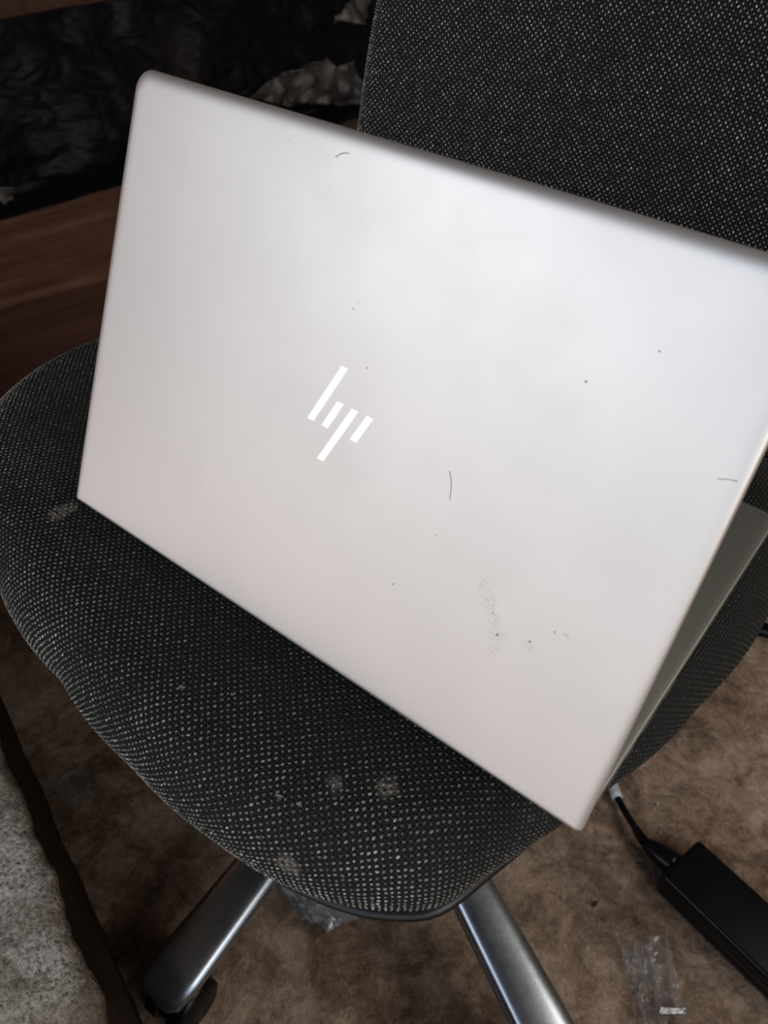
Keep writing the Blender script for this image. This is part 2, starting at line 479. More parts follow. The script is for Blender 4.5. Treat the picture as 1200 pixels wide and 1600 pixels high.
_th = np.linspace(0, TH_MAX, 60)
_al = np.concatenate([[0], np.cumsum(np.hypot(np.diff(EW * np.sin(_th)), np.diff(EH * (1 - np.cos(_th)))))])
AMAX = _al[-1]
def seat_point(x, y):
    """fabric coordinates (unrolled) -> 3-D point and normal-ish"""
    dx, dy = x - SCX, y - SCY
    a = np.hypot(dx, dy); ang = np.degrees(np.arctan2(dy, dx)); Ro = rout(ang); R0 = Ro - EW
    t = np.clip(a / R0, 0, 1)
    dome = -.0012 - .0075 * t ** 4
    e = np.clip(a - R0, 0, AMAX); th = np.interp(e, _al, _th)
    r = np.where(a < R0, a, R0 + EW * np.sin(th))
    z = dome - EH * (1 - np.cos(th))
    ux, uy = np.cos(np.radians(ang)), np.sin(np.radians(ang))
    P = np.stack([SCX + ux * r, SCY + uy * r, z], -1)
    tilt = np.where(a < R0, .0075 * 4 * t ** 3 / R0, 0)
    N = np.stack([ux * np.where(a < R0, tilt, np.sin(th)), uy * np.where(a < R0, tilt, np.sin(th)), np.where(a < R0, 1, np.cos(th))], -1)
    N /= np.linalg.norm(N, axis=-1, keepdims=True)
    return P, N, (a - R0), th
SPOTS = [(523, 1218, .0050), (527, 1240, .0025), (605, 1224, .0055), (447, 1358, .0055), (88, 797, .006), (107, 790, .0045), (490, 1308, .0032)]
def ray_seat(u, v, z=-.004):
    d = right * ((u - 600) / 1320) + upv * (-(v - 800) / 1320) - back
    c = Vector((0.1944, -0.1881, 0.3294)); k = (z - c.z) / d.z
    return c + d * k
SP3 = [(ray_seat(u, v, -.004 if v < 1250 else (-.014 if v < 1340 else -.034)), r) for u, v, r in SPOTS]
def dust_at(P):
    D = np.zeros(len(P))
    for q, r in SP3:
        dd = np.linalg.norm(P - np.array(q)[None], axis=1)
        D = np.maximum(D, np.clip((r * 1.25 - dd) / (r * .35), 0, 1))
    return D
def noise_np(P, s, seed=0):
    return np.array([mnoise.noise(Vector((p[0] * s, p[1] * s, p[2] * s + seed))) for p in P])

NA, NR = 560, 110
V = []; UVs = []
angs = np.linspace(-180, 180, NA + 1)[:-1]
for i in range(NR + 1):
    f = i / NR
    a_ = f * (rout(angs) - EW + AMAX)
    x = SCX + a_ * np.cos(np.radians(angs)); y = SCY + a_ * np.sin(np.radians(angs))
    P, N, _, _ = seat_point(x, y); V.append(P); UVs.append(np.stack([x, y], -1))
V = np.concatenate(V); UVs = np.concatenate(UVs)
F = [(i * NA + k, (i + 1) * NA + k, (i + 1) * NA + (k + 1) % NA, i * NA + (k + 1) % NA) for i in range(1, NR) for k in range(NA)]
F += [(0, NA + k, NA + (k + 1) % NA) for k in range(NA)]
F.append(tuple(NR * NA + k for k in range(NA)))
def add_uv(me, uv):
    L = me.uv_layers.new(name='UVMap'); vi = np.empty(len(me.loops), dtype=np.int32); me.loops.foreach_get('vertex_index', vi)
    L.data.foreach_set('uv', uv[vi].astype(np.float32).ravel())
def add_attr(me, nm, vals):
    a = me.attributes.new(nm, 'FLOAT', 'POINT'); a.data.foreach_set('value', vals.astype(np.float32))
me = np_mesh('seat_cushion', V, F); add_uv(me, UVs); add_attr(me, 'dust', dust_at(V))
bmx = bmesh.new(); bmx.from_mesh(me); bmesh.ops.recalc_face_normals(bmx, faces=bmx.faces[:]); bmx.to_mesh(me); bmx.free()
seat = link('seat_cushion', me, M_FAB, chair)

def nubs(name, P, N, T, tone, length=.00195, width=.00125, height=.00055, parent=None):
    """thousands of little yarn loops, one mesh: half-ellipsoids at P, normal N, long axis T"""
    n = len(P)
    T = T - N * (T * N).sum(1, keepdims=True); T /= np.linalg.norm(T, axis=1, keepdims=True)
    B = np.cross(N, T)
    sc = rng.uniform(.70, 1.15, (n, 1))
    jit = rng.normal(0, .00018, (n, 2))
    P = P + T * jit[:, :1] + B * jit[:, 1:]
    rot = rng.normal(0, .30, (n, 1)) - .25
    T2 = T * np.cos(rot) + B * np.sin(rot); B2 = -T * np.sin(rot) + B * np.cos(rot)
    K = 6; ring = []
    for (s, h) in ((1.0, -.15), (.72, .62)):
        for k in range(K):
            a = 2 * math.pi * k / K
            ring.append((s * math.cos(a), s * math.sin(a), h))
    ring.append((0.1, 0, 1.0))
    loc = np.array(ring)
    VV = (P[:, None, :] + T2[:, None, :] * loc[None, :, 0:1] * (length / 2) * sc[:, None] + B2[:, None, :] * loc[None, :, 1:2] * (width / 2) * sc[:, None]
          + N[:, None, :] * loc[None, :, 2:3] * height)
    base = np.arange(n)[:, None] * len(ring)
    q = np.array([(k, (k + 1) % K, K + (k + 1) % K, K + k) for k in range(K)])
    t3 = np.array([(K + k, K + (k + 1) % K, 2 * K) for k in range(K)])
    quads = (base[:, :, None] + q[None]).reshape(-1, 4); tris = (base[:, :, None] + t3[None]).reshape(-1, 3)
    me = bpy.data.meshes.new(name)
    me.vertices.add(n * len(ring)); me.vertices.foreach_set('co', VV.astype(np.float32).ravel())
    nl = quads.size + tris.size
    me.loops.add(nl); me.loops.foreach_set('vertex_index', np.concatenate([quads.ravel(), tris.ravel()]).astype(np.int32))
    npoly = len(quads) + len(tris)
    me.polygons.add(npoly)
    st = np.concatenate([np.arange(len(quads)) * 4, quads.size + np.arange(len(tris)) * 3]).astype(np.int32)
    me.polygons.foreach_set('loop_start', st)
    me.update(calc_edges=True)
    ca = me.attributes.new('tone', 'FLOAT_COLOR', 'POINT')
    cc = np.repeat(np.concatenate([tone, np.ones((n, 1))], 1), len(ring), 0)
    ca.data.foreach_set('color', cc.astype(np.float32).ravel())
    o = link(name, me, M_YARN, parent)
    o['kind'] = 'stuff'
    return o

PIT = .00217
def lattice(x0, x1, y0, y1):
    I, J = np.meshgrid(np.arange(int((x1 - x0) / PIT)), np.arange(int((y1 - y0) / PIT)))
    m = (I + J) % 2 == 0
    return x0 + I[m] * PIT, y0 + J[m] * PIT
lx, ly = lattice(SCX - .36, SCX + .36, SCY - .34, SCY + .34)
P, N, over, th = seat_point(lx, ly)
# keep what the roll covers; leave out what lies hidden under the roll
keep = (over < np.interp(2.05, _th, _al))
lx, ly, P, N, over = lx[keep], ly[keep], P[keep], N[keep], over[keep]
warp = np.stack([mnoise.noise(Vector((p[0] * 9, p[1] * 9, 1))) * .0010 for p in P]) if False else 0
cloud = noise_np(P, 28)
tone_v = np.clip(.078 + .05 * cloud + rng.gamma(2.0, .020, len(P)) - .04, .010, .4)
wear_shade = np.clip((over + .045) / .075, 0, 1)
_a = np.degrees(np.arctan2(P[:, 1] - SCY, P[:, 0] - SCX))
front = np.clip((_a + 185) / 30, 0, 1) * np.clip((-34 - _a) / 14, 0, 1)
wear_shade = wear_shade * front  # rim wear, cut off where the right side is painted as shaded
tone_v *= np.where(_a > -30, .20, .62) + 1.6 * wear_shade ** 1.3  # yarn on right and rear darkened: the laptop's shade put into the colour
d_ = dust_at(P)
tone_v = tone_v * 1.3
tone = np.stack([tone_v * 1.0, tone_v * .95, tone_v * .86], 1)
tone = tone * (1 - d_[:, None]) + d_[:, None] * np.array([.25, .225, .19])
dark = rng.random(len(P)) < .10; tone[dark] *= .45
Tdir = np.tile(np.array([[0.0, 1.0, 0.0]]), (len(P), 1))
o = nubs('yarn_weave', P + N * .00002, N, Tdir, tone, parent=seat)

# ---- seat pan: thin black moulded shell under the cushion, showing at the front right
def pan_ring(off, z, sh=(.0050, -.0040)):
    r = rout(angs) + off - .010 + .010 * np.exp(-((angs + 46) / 20) ** 2)
    return [(SCX + sh[0] + r[k] * math.cos(math.radians(angs[k])), SCY + sh[1] + r[k] * math.sin(math.radians(angs[k])), z) for k in range(0, NA, 2)]
me = rings_mesh('seat_pan', [pan_ring(-.026, -.052), pan_ring(-.0095, -.0555), pan_ring(-.0060, -.0560), pan_ring(-.0040, -.0585), pan_ring(-.0055, -.0615), pan_ring(-.016, -.066), pan_ring(-.06, -.078), pan_ring(-.14, -.088)])
link('seat_pan', me, M_RIM, chair)

# ---- backrest
BY = .415; BCX, BCZ = -.045, .10; BHW, BHH = .228, .235
def back_point(u, v, dxo=0):
    """u,v: fabric coordinates in metres from the centre of the backrest front"""
    pass
def back_outline(phi, off=0.0):
    n_ = 3.0; c, s = math.cos(phi), math.sin(phi)
    k = (abs(c / (BHW + off)) ** n_ + abs(s / (BHH + off)) ** n_) ** (-1 / n_)
    return k
BEW, BEH = .024, .026
_bth = np.linspace(0, 2.0, 50)
_bal = np.concatenate([[0], np.cumsum(np.hypot(np.diff(BEW * np.sin(_bth)), np.diff(BEH * (1 - np.cos(_bth)))))])
def back_point(u, v):
    a = np.hypot(u, v); phi = np.arctan2(v, u)
    n_ = 3.0
    Ro = (np.abs(np.cos(phi) / BHW) ** n_ + np.abs(np.sin(phi) / BHH) ** n_) ** (-1 / n_)
    R0 = Ro - BEW
    e = np.clip(a - R0, 0, _bal[-1]); th = np.interp(e, _bal, _bth)
    r = np.where(a < R0, a, R0 + BEW * np.sin(th))
    px = r * np.cos(phi); pz = r * np.sin(phi)
    depth = BEH * (1 - np.cos(th))
    # concave across, lumbar bulge, slight recline
    curve = -.35 * px ** 2 * 1.6
    lum = -.012 * np.exp(-((pz + .05) / .11) ** 2)
    y = BY + curve + lum + depth + .10 * pz
    P = np.stack([BCX + px, y, BCZ + pz], -1)
    nx_ = np.cos(phi) * np.sin(th); nz_ = np.sin(phi) * np.sin(th); ny_ = -np.cos(th)
    N = np.stack([nx_ - (.35 * 1.6 * 2 * px) * np.cos(th) * 1.0, ny_, nz_ + .10 * np.cos(th)], -1)
    N /= np.linalg.norm(N, axis=-1, keepdims=True)
    return P, N, a - R0
NB, NBR = 280, 60
ph = np.linspace(-math.pi, math.pi, NB + 1)[:-1]
V = []; UVs = []
for i in range(NBR + 1):
    Ro = (np.abs(np.cos(ph) / BHW) ** 3 + np.abs(np.sin(ph) / BHH) ** 3) ** (-1 / 3)
    a_ = i / NBR * (Ro - BEW + _bal[-1])
    P, N, _ = back_point(a_ * np.cos(ph), a_ * np.sin(ph)); V.append(P); UVs.append(np.stack([a_ * np.cos(ph), a_ * np.sin(ph)], -1))
V = np.concatenate(V); UVs = np.concatenate(UVs)
F = [(i * NB + k, (i + 1) * NB + k, (i + 1) * NB + (k + 1) % NB, i * NB + (k + 1) % NB) for i in range(1, NBR) for k in range(NB)]
F += [(0, NB + k, NB + (k + 1) % NB) for k in range(NB)] + [tuple(NBR * NB + k for k in range(NB))]
me = np_mesh('backrest', V, F); add_uv(me, UVs); add_attr(me, 'dust', np.zeros(len(V)))
bmx = bmesh.new(); bmx.from_mesh(me); bmesh.ops.recalc_face_normals(bmx, faces=bmx.faces[:]); bmx.to_mesh(me); bmx.free()
backrest = link('backrest', me, M_FAB, chair)
lu, lv = lattice(-.27, .27, -.27, .28)
P, N, over = back_point(lu, lv)
keep = over < np.interp(1.8, _bth, _bal)
P, N, over = P[keep], N[keep], over[keep]
cloud = noise_np(P, 20)
tone_v = np.clip(.15 + .07 * cloud + rng.gamma(2.0, .06, len(P)), .03, .8)
tone_v = tone_v * 1.2
tone = np.stack([tone_v * 1.0, tone_v * .97, tone_v * .95], 1)
dark = rng.random(len(P)) < .12; tone[dark] *= .45
Tdir = np.tile(np.array([[-0.12, 0.0, 1.0]]), (len(P), 1))
nubs('yarn_weave', P + N * .00002, N, Tdir, tone, parent=backrest)
# hard shell behind the backrest
rs = []
for off, yy in ((-.010, .020), (-.004, .026), (-.004, .034), (-.03, .044), (-.12, .05)):
    ring = []
    for k in range(0, NB, 4):
        r = back_outline(ph[k]) + off; px, pz = r * math.cos(ph[k]), r * math.sin(ph[k])
        ring.append((BCX + px, BY - .56 * px * px + yy + .10 * pz, BCZ + pz))
    rs.append(ring)
link('back_shell', rings_mesh('back_shell', rs), M_RIM, chair)
# flat steel bracket joining seat and backrest
bm = bmesh.new()
tube(bm, spline([(-.075, .20, -.093), (-.07, .33, -.096), (-.06, .43, -.09), (-.052, .475, -.05), (-.047, .478, .02), (-.045, .478, .10)], 8), .022, 12, flat=.28)
link('back_bracket', bm_mesh('back_bracket', bm), M_BLACKP, chair)
# mechanism box and lever
bm = bmesh.new(); add_box(bm, (HUB[0] - .06, HUB[1] - .07, -.125), (HUB[0] + .06, HUB[1] + .08, -.086), bev=.006)
link('seat_mechanism', bm_mesh('seat_mechanism', bm), M_BLACKP, chair)
bm = bmesh.new(); tube(bm, spline([(HUB[0] + .05, .21, -.105), (.10, .235, -.100), (.19, .262, -.092), (.235, .270, -.088)], 6), [.005] * 13 + [.008] * 6, 10)
link('adjustment_lever', bm_mesh('adjustment_lever', bm), M_BLACKP, chair)
# gas lift
bm = bmesh.new(); tube(bm, [(HUB[0], HUB[1], -.12), (HUB[0], HUB[1], -.235)], .014, 20); tube(bm, [(HUB[0], HUB[1], -.23), (HUB[0], HUB[1], -.385)], .025, 24)
o = link('gas_lift', bm_mesh('gas_lift', bm), M_BLACKP, chair); sharp(o)
bm = bmesh.new(); tube(bm, [(HUB[0], HUB[1], -.335), (HUB[0], HUB[1], -.342), (HUB[0], HUB[1], -.395), (HUB[0], HUB[1], -.40)], [.034, .038, .040, .036], 28)
o = link('base_hub', bm_mesh('base_hub', bm), M_ARM, chair); sharp(o)
# five arms with casters
def arm(deg, r1):
    a = math.radians(deg); d = Vector((math.cos(a), math.sin(a), 0)); s = Vector((-d.y, d.x, 0)); c = Vector((HUB[0], HUB[1], 0))
    rs = []
    n = 28; K = 20
    for i in range(K + 1):
        t = i / K; r = .025 + (r1 - .025) * t
        zt = -.345 - .040 * t ** 1.2
        hw = .0172 + .0062 * t; hh = .026 - .006 * t
        sc = 1.0
        if i == K: sc = .55
        if i == K - 1: r = r1 - .006; sc = .9
        if i == K: r = r1
        ring = []
        for k in range(n):
            p = 2 * math.pi * k / n; cx, cz = math.cos(p), math.sin(p)
            e = 2 / 2.9
            ring.append(c + d * r + s * (hw * sc * math.copysign(abs(cx) ** e, cx)) + Vector((0, 0, zt - hh / 2 + hh / 2 * sc * math.copysign(abs(cz) ** e, cz))))
        rs.append(ring)
    leg = link('leg', rings_mesh('leg', rs), M_ARM, chair)
    # caster: stem, hood, two wheels
    q = c + d * (r1 - .022)
    bm = bmesh.new()
    tube(bm, [q + Vector((0, 0, -.395)), q + Vector((0, 0, -.418))], .0055, 12)
    tube(bm, [q + s * .004 + Vector((0, 0, -.4345)), q - s * .004 + Vector((0, 0, -.4345))], .021, 20)
    for sg in (-1, 1):
        tube(bm, [q + s * (.005 * sg) + Vector((0, 0, -.4355)), q + s * (.0075 * sg) + Vector((0, 0, -.4355)), q + s * (.017 * sg) + Vector((0, 0, -.4355)), q + s * (.020 * sg) + Vector((0, 0, -.4355))], [.022, .0245, .0245, .020], 22)
    link('caster', bm_mesh('caster', bm), M_BLACKP, leg)
for dg, r1 in ((-88.5, .290), (-25.3, .33), (60, .30), (130, .30), (-160, .30)): arm(dg, r1)

# ================================================================== LAPTOP
laptop = empty('laptop', (0, .12, 0), 'silver laptop standing half open on the chair seat with its lid toward the viewer', 'laptop')
TILT = math.radians(67)
# lid frame: x along the hinge, y up the lid, z out of its outer face
LX = Vector((1, 0, 0)); LY = Vector((0, math.cos(TILT), math.sin(TILT))); LZ = LX.cross(LY)     # (0,-sin,cos)
lidM = Matrix((LX, LY, LZ)).transposed().to_4x4()
LIDW, LIDH = .326, .2296
lidM.translation = Vector((-.163, 0, .004))
def lid_obj(name, me, mat, parent, smooth=True):
    o = bpy.data.objects.new(name, me); COL.objects.link(o); me.materials.append(mat)
    if smooth: me.polygons.foreach_set('use_smooth', [True] * len(me.polygons))
    o.parent = parent
    if parent is laptop:
        o.matrix_local = Matrix.Translation(-Vector((0, .12, 0))) @ lidM
    return o
def rrect(x0, x1, y0, y1, rt, rb, z, n=10):
    """rounded rectangle loop, top corners radius rt, bottom rb"""
    P = []
    for (cx, cy, r, a0) in ((x1 - rt, y1 - rt, rt, 0), (x0 + rt, y1 - rt, rt, 90), (x0 + rb, y0 + rb, rb, 180), (x1 - rb, y0 + rb, rb, 270)):
        for k in range(n + 1):
            a = math.radians(a0 + 90 * k / n); P.append((cx + r * math.cos(a), cy + r * math.sin(a), z))
    return P
def lid_ring(k, z, base=0):
    st, ss, sb = .0080 * k, .0052 * k, .0030 * k
    return rrect(ss, LIDW - ss, sb, LIDH - st, max(.0095 - .004 * k, .003), max(.0024 - .002 * k, .0006), z)
ZT = .0018
prof = []
for t in np.linspace(0, 1, 9):                 # quarter roll from face to rim
    a = t * math.pi / 2
    prof.append((1 - math.sin(a), -.0034 * (1 - math.cos(a)) + ZT))
rings = [lid_ring(k, z) for k, z in prof]
rings += [lid_ring(0, ZT - .0046), lid_ring(.12, ZT - .0052), lid_ring(.5, ZT - .0054)]
rings = [lid_ring(1.6, ZT)] + rings
# face grid keeps shading clean: a second inner loop far in
me = rings_mesh('lid', rings)
lid = lid_obj('lid', me, M_LID, laptop); sharp(lid, 60)
# logo: four slanted mirror bars
BARS = [(145.4, 109.5, 156.25, 138.2), (153.8, 109.45, 158.75, 122.8), (156.0, 94.2, 167.0, 122.7), (170.1, 109.4, 175.2, 122.7)]
for (xa, ya, xb, yb) in BARS:
    bm = bmesh.new(); w_ = 3.85
    q = [(xa, ya), (xa + w_, ya), (xb + w_, yb), (xb, yb)]
    lo = [bm.verts.new((x * .001, y * .001, ZT - .0002)) for x, y in q]; hi = [bm.verts.new((x * .001, y * .001, ZT + .00012)) for x, y in q]
    bm.faces.new(lo[::-1]); bm.faces.new(hi)
    for k in range(4): bm.faces.new((lo[k], lo[(k + 1) % 4], hi[(k + 1) % 4], hi[k]))
    o = lid_obj('logo_bar', bm_mesh('logo_bar', bm), M_CHROME, lid, False)
# screen and bezel on the inner side (faces the base)
bm = bmesh.new(); add_box(bm, (.004, .008, ZT - .0064), (LIDW - .004, LIDH - .004, ZT - .0054), bev=.0004)
lid_obj('screen_bezel', bm_mesh('screen_bezel', bm), M_KEY, lid, False)
bm = bmesh.new(); add_box(bm, (.010, .026, ZT - .0066), (LIDW - .010, LIDH - .014, ZT - .0063))
lid_obj('screen', bm_mesh('screen', bm), M_SCREEN, lid, False)
# base
bz0, bz1 = .0015, .0170
def base_ring(ins, z, r=.010):
    return [(x - .163, y + .0085, z_) for x, y, z_ in rrect(ins, .326 - ins, ins, .2235 - ins, max(r - ins, .002), .004, z)]
rings = [base_ring(.012, bz0), base_ring(.004, bz0 + .001), base_ring(.0012, bz0 + .004), base_ring(.0, bz1 - .0025), base_ring(.0, bz1 - .0008), base_ring(.0005, bz1 - .0002), base_ring(.0010, bz1)]
base = link('base', rings_mesh('base', rings), M_DECK, laptop); sharp(base, 40)
for yy in (.03, .20):
    for xx in (-.12, .12):
        bm = bmesh.new(); add_box(bm, (xx - .02, yy - .004, 0), (xx + .02, yy + .004, .0018), bev=.0006)
        link('rubber_foot', bm_mesh('rubber_foot', bm), M_KEY, base)
bm = bmesh.new()
for r_ in range(6):
    nk = 14
    for c_ in range(nk):
        if r_ == 5 and 4 <= c_ <= 8: continue
        x0 = -.142 + c_ * .0203; y0 = .128 - r_ * .0 + (5 - r_) * -.0
        y0 = .040 + r_ * .0170
        add_box(bm, (x0 + .001, y0 + .001, bz1 - .0003), (x0 + .0192, y0 + .0158, bz1 + .0006))
add_box(bm, (-.142 + 4 * .0203 + .001, .040 + 5 * .0170 + .001, bz1 - .0003), (-.142 + 9 * .0203 - .001, .040 + 5 * .0170 + .0158, bz1 + .0006))
o = link('keyboard', bm_mesh('keyboard', bm), M_KEY, base, smooth=False); o['kind'] = 'stuff'
bm = bmesh.new(); add_box(bm, (-.052, .153, bz1 - .0003), (.052, .218, bz1 + .0002), bev=.0001, seg=1)
link('touchpad', bm_mesh('touchpad', bm), M_DECK, base, smooth=False)
bm = bmesh.new(); tube(bm, [(-.125, .0085, .0125), (.125, .0085, .0125)], .0042, 16)
o = link('hinge', bm_mesh('hinge', bm), M_KEY, laptop); sharp(o)
# ports on the right flank, near the hinge
for y0, y1 in ((.022, .031), (.040, .049), (.056, .071), (.080, .094)):
    bm = bmesh.new(); add_box(bm, (.1621, y0, .0075), (.16312, y1, .0115), bev=.0004, seg=1)
    link('port', bm_mesh('port', bm), M_KEY, base)

# ================================================================== POWER ADAPTER AND CORD
adapter = empty('power_adapter', (.235, .28, FL), 'black rectangular power adapter brick lying on the brown floor, cut by the right edge', 'adapter')
ax = Vector((.971, -.239, 0)); ay = Vector((.239, .971, 0)); p0 = Vector((.1985, .2625, FL + .001))
AM = Matrix((ax, ay, Vector((0, 0, 1)))).transposed().to_4x4(); AM.translation = p0
bm = bmesh.new(); add_box(bm, (0, 0, 0), (.136, .058, .030), bev=.0055, seg=4); bmesh.ops.transform(bm, matrix=AM, verts=bm.verts[:])
ab = link('adapter_body', bm_mesh('adapter_body', bm), M_BLACKP, adapter); sharp(ab, 50)
bm = bmesh.new(); add_box(bm, (-.0004, .018, .005), (.004, .040, .025), bev=.002); bmesh.ops.transform(bm, matrix=AM, verts=bm.verts[:])
link('inlet_socket', bm_mesh('inlet_socket', bm), M_KEY, ab)
bm = bmesh.new()
# fine moulded seam round the brick
add_box(bm, (.0008, -.0002, .0146), (.1352, .0002, .0152))
bmesh.ops.transform(bm, matrix=AM, verts=bm.verts[:]); link('moulded_seam', bm_mesh('moulded_seam', bm), M_KEY, ab)

cord = empty('power_cable', (.16, .31, FL), 'black cable with ribbed plug and pale grey sleeve, running from adapter behind laptop', 'cable')
def A(x, y, z): return AM @ Vector((x, y, z))
def fp(u, v, h): return ray_seat(u, v, FL + h)
e0 = A(.001, .027, .015); tip = fp(1007, 1316, .0135)
bm = bmesh.new()
tube(bm, [e0.lerp(tip, t) for t in (0, .12, .45, .72, .92, 1)], [.0112, .0122, .0118, .0092, .0066, .0052], 18, flat=.8)
link('connector_plug', bm_mesh('connector_plug', bm), M_BLACKP, cord)
rel = fp(993, 1294, .0115); dirp = rel - tip
bm = bmesh.new()
for k in range(5):
    c = tip + dirp * (.02 + k * .20); d1 = dirp.normalized()
    tube(bm, [c, c + d1 * .0026], .0052 - .0003 * k, 12)
tube(bm, [tip, rel], .0034, 10)
o = link('strain_relief', bm_mesh('strain_relief', bm), M_BLACKP, cord); sharp(o)
path = [rel, fp(980, 1274, .010), fp(969, 1254, .008), fp(962, 1240, .007), fp(955, 1221, .006), fp(948, 1200, .005), Vector((.085, .374, FL + .005)), Vector((.04, .380, FL + .005)),
        Vector((-.02, .372, FL + .005)), Vector((-.09, .395, FL + .005)), Vector((-.20, .46, FL + .005)), Vector((-.35, .56, FL + .005))]
bm = bmesh.new(); tube(bm, spline(path, 8), .0034, 12); link('cable', bm_mesh('cable', bm), M_BLACKP, cord)
bm = bmesh.new(); tube(bm, [fp(964.5, 1247, .0078), fp(962, 1240, .0072), fp(958.5, 1230, .0066), fp(954, 1217, .006)], .0056, 14)
link('cable_sleeve', bm_mesh('cable_sleeve', bm), M_SLEEVE, cord)['label'] = 'pale grey sleeve round the cable'

# ================================================================== THINGS ON THE FLOOR
def floor_pt(u, v, z=None):
    return ray_seat(u, v, FL if z is None else z)
def film(name, corners_px, n, amp, mat, seed, z0=.002, fold=0.0):
    q = [floor_pt(*c) for c in corners_px]       # TL, TR, BR, BL
    V = []
    for j in range(n + 1):
        for i in range(n + 1):
            s, t = i / n, j / n
            p = (q[0] * (1 - s) + q[1] * s) * (1 - t) + (q[3] * (1 - s) + q[2] * s) * t
            h = abs(mnoise.noise(Vector((s * 3.2, t * 2.4, seed)))) * amp * 2 + abs(mnoise.noise(Vector((s * 8, t * 6, seed + 3)))) * amp
            rim = min(s, t, 1 - s, 1 - t)
            wob = Vector((mnoise.noise(Vector((s * 4, t * 4, seed + 9))), mnoise.noise(Vector((s * 4, t * 4, seed + 19))), 0)) * .004
            V.append(p + wob + Vector((0, 0, z0 + h + (.0 if rim > .06 else 0))))
    F = [(j * (n + 1) + i, j * (n + 1) + i + 1, (j + 1) * (n + 1) + i + 1, (j + 1) * (n + 1) + i) for j in range(n) for i in range(n)]
    return np_mesh(name, V, F), (q[0] + q[2]) / 2
def packet():
    c = floor_pt(1020, 1535)
    root = empty('plastic_packet', (c.x, c.y, FL), 'thin clear plastic packet lying crinkled on the brown floor below the adapter', 'plastic packet')
    def sheet_(name, px, n, z0, amp, seed, mat):
        q = [floor_pt(*p) for p in px]; V = []
        for j in range(n + 1):
            for i in range(n + 1):
                s_, t = i / n, j / n
                p = (q[0] * (1 - s_) + q[1] * s_) * (1 - t) + (q[3] * (1 - s_) + q[2] * s_) * t
                # long soft creases running down the packet and a few across
                cr = abs(((s_ * 3.1 + t * .8 + mnoise.noise(Vector((s_ * 3, t * 3, seed))) * .5) % 1.0) - .5) * 2
                c2 = abs(((t * 2.2 - s_ * .7 + mnoise.noise(Vector((s_ * 2, t * 2, seed + 4))) * .6) % 1.0) - .5) * 2
                h = amp * (cr ** 3 * .8 + c2 ** 4 * .6) + abs(mnoise.noise(Vector((s_ * 9, t * 9, seed + 8)))) * amp * .4
                wob = Vector((mnoise.noise(Vector((s_ * 3, t * 3, seed + 9))), mnoise.noise(Vector((s_ * 3, t * 3, seed + 19))), 0)) * .0025
                V.append(p + wob + Vector((0, 0, z0 + h)))
        F = [(j * (n + 1) + i, j * (n + 1) + i + 1, (j + 1) * (n + 1) + i + 1, (j + 1) * (n + 1) + i) for j in range(n) for i in range(n)]
        return link(name, np_mesh(name, V, F), mat, root, smooth=True)
    sheet_('film', [(966, 1480), (1040, 1460), (1073, 1590), (998, 1612)], 40, .0015, .0055, 2.0, M_CLEAR)
    sheet_('folded_flap', [(969, 1492), (1014, 1480), (1036, 1545), (984, 1538)], 24, .0050, .0030, 6.0, M_CLEAR)
    sheet_('seal_glint', [(1027, 1581), (1066, 1580), (1066, 1588), (1029, 1590)], 12, .0060, .0040, 9.0, M_SEAL_GLINT)  # strip that paints the bright glint at the lower end
packet()

def crumple(name, centre, rad, seed, amp, sub=4):
    bm = bmesh.new(); bmesh.ops.create_icosphere(bm, subdivisions=sub, radius=1)
    for v in bm.verts:
        p = v.co.normalized()
        r = 1 + amp * (abs(mnoise.noise(p * 1.5 + Vector((seed, 0, 0)))) * 1.4 - .4 + abs(mnoise.noise(p * 3.4 + Vector((0, seed, 0)))) * .7)
        v.co = Vector((centre[0] + p.x * r * rad[0], centre[1] + p.y * r * rad[1], centre[2] + p.z * r * rad[2]))
    return bm_mesh(name, bm)
c = ray_seat(492, 1395, FL + .02)
me = crumple('crumpled_wrapper', (c.x, c.y, FL + .019), (.034, .021, .017), 4.2, .55)
o = link('crumpled_wrapper', me, M_CLEAR2, None, (c.x, c.y, FL), smooth=False)
tag(o, 'crumpled bluish clear plastic wrapper under the front edge of the seat', 'plastic wrapper')

c = floor_pt(117, 1233)
bm = bmesh.new()
def lathe(bm, prof, centre, n=40):
    rs = []
    for r, z in prof:
        rs.append([bm.verts.new((centre[0] + r * math.cos(2 * math.pi * k / n), centre[1] + r * math.sin(2 * math.pi * k / n), centre[2] + z)) for k in range(n)])
    for a, b in zip(rs, rs[1:]):
        for k in range(n): bm.faces.new((a[k], a[(k + 1) % n], b[(k + 1) % n], b[k]))
    bm.faces.new(rs[0][::-1]); bm.faces.new(rs[-1])
lathe(bm, [(.0170, .001), (.0172, .003), (.0165, .0095), (.0150, .0112), (.0135, .0105), (.0130, .0085), (.0060, .0080), (.0015, .0080)], (c.x, c.y, FL))
o = link('clear_cap', bm_mesh('clear_cap', bm), M_LIDCLEAR, None, (c.x, c.y, FL)); tag(o, 'small round clear plastic cap in the dark beside the concrete sill', 'cap')

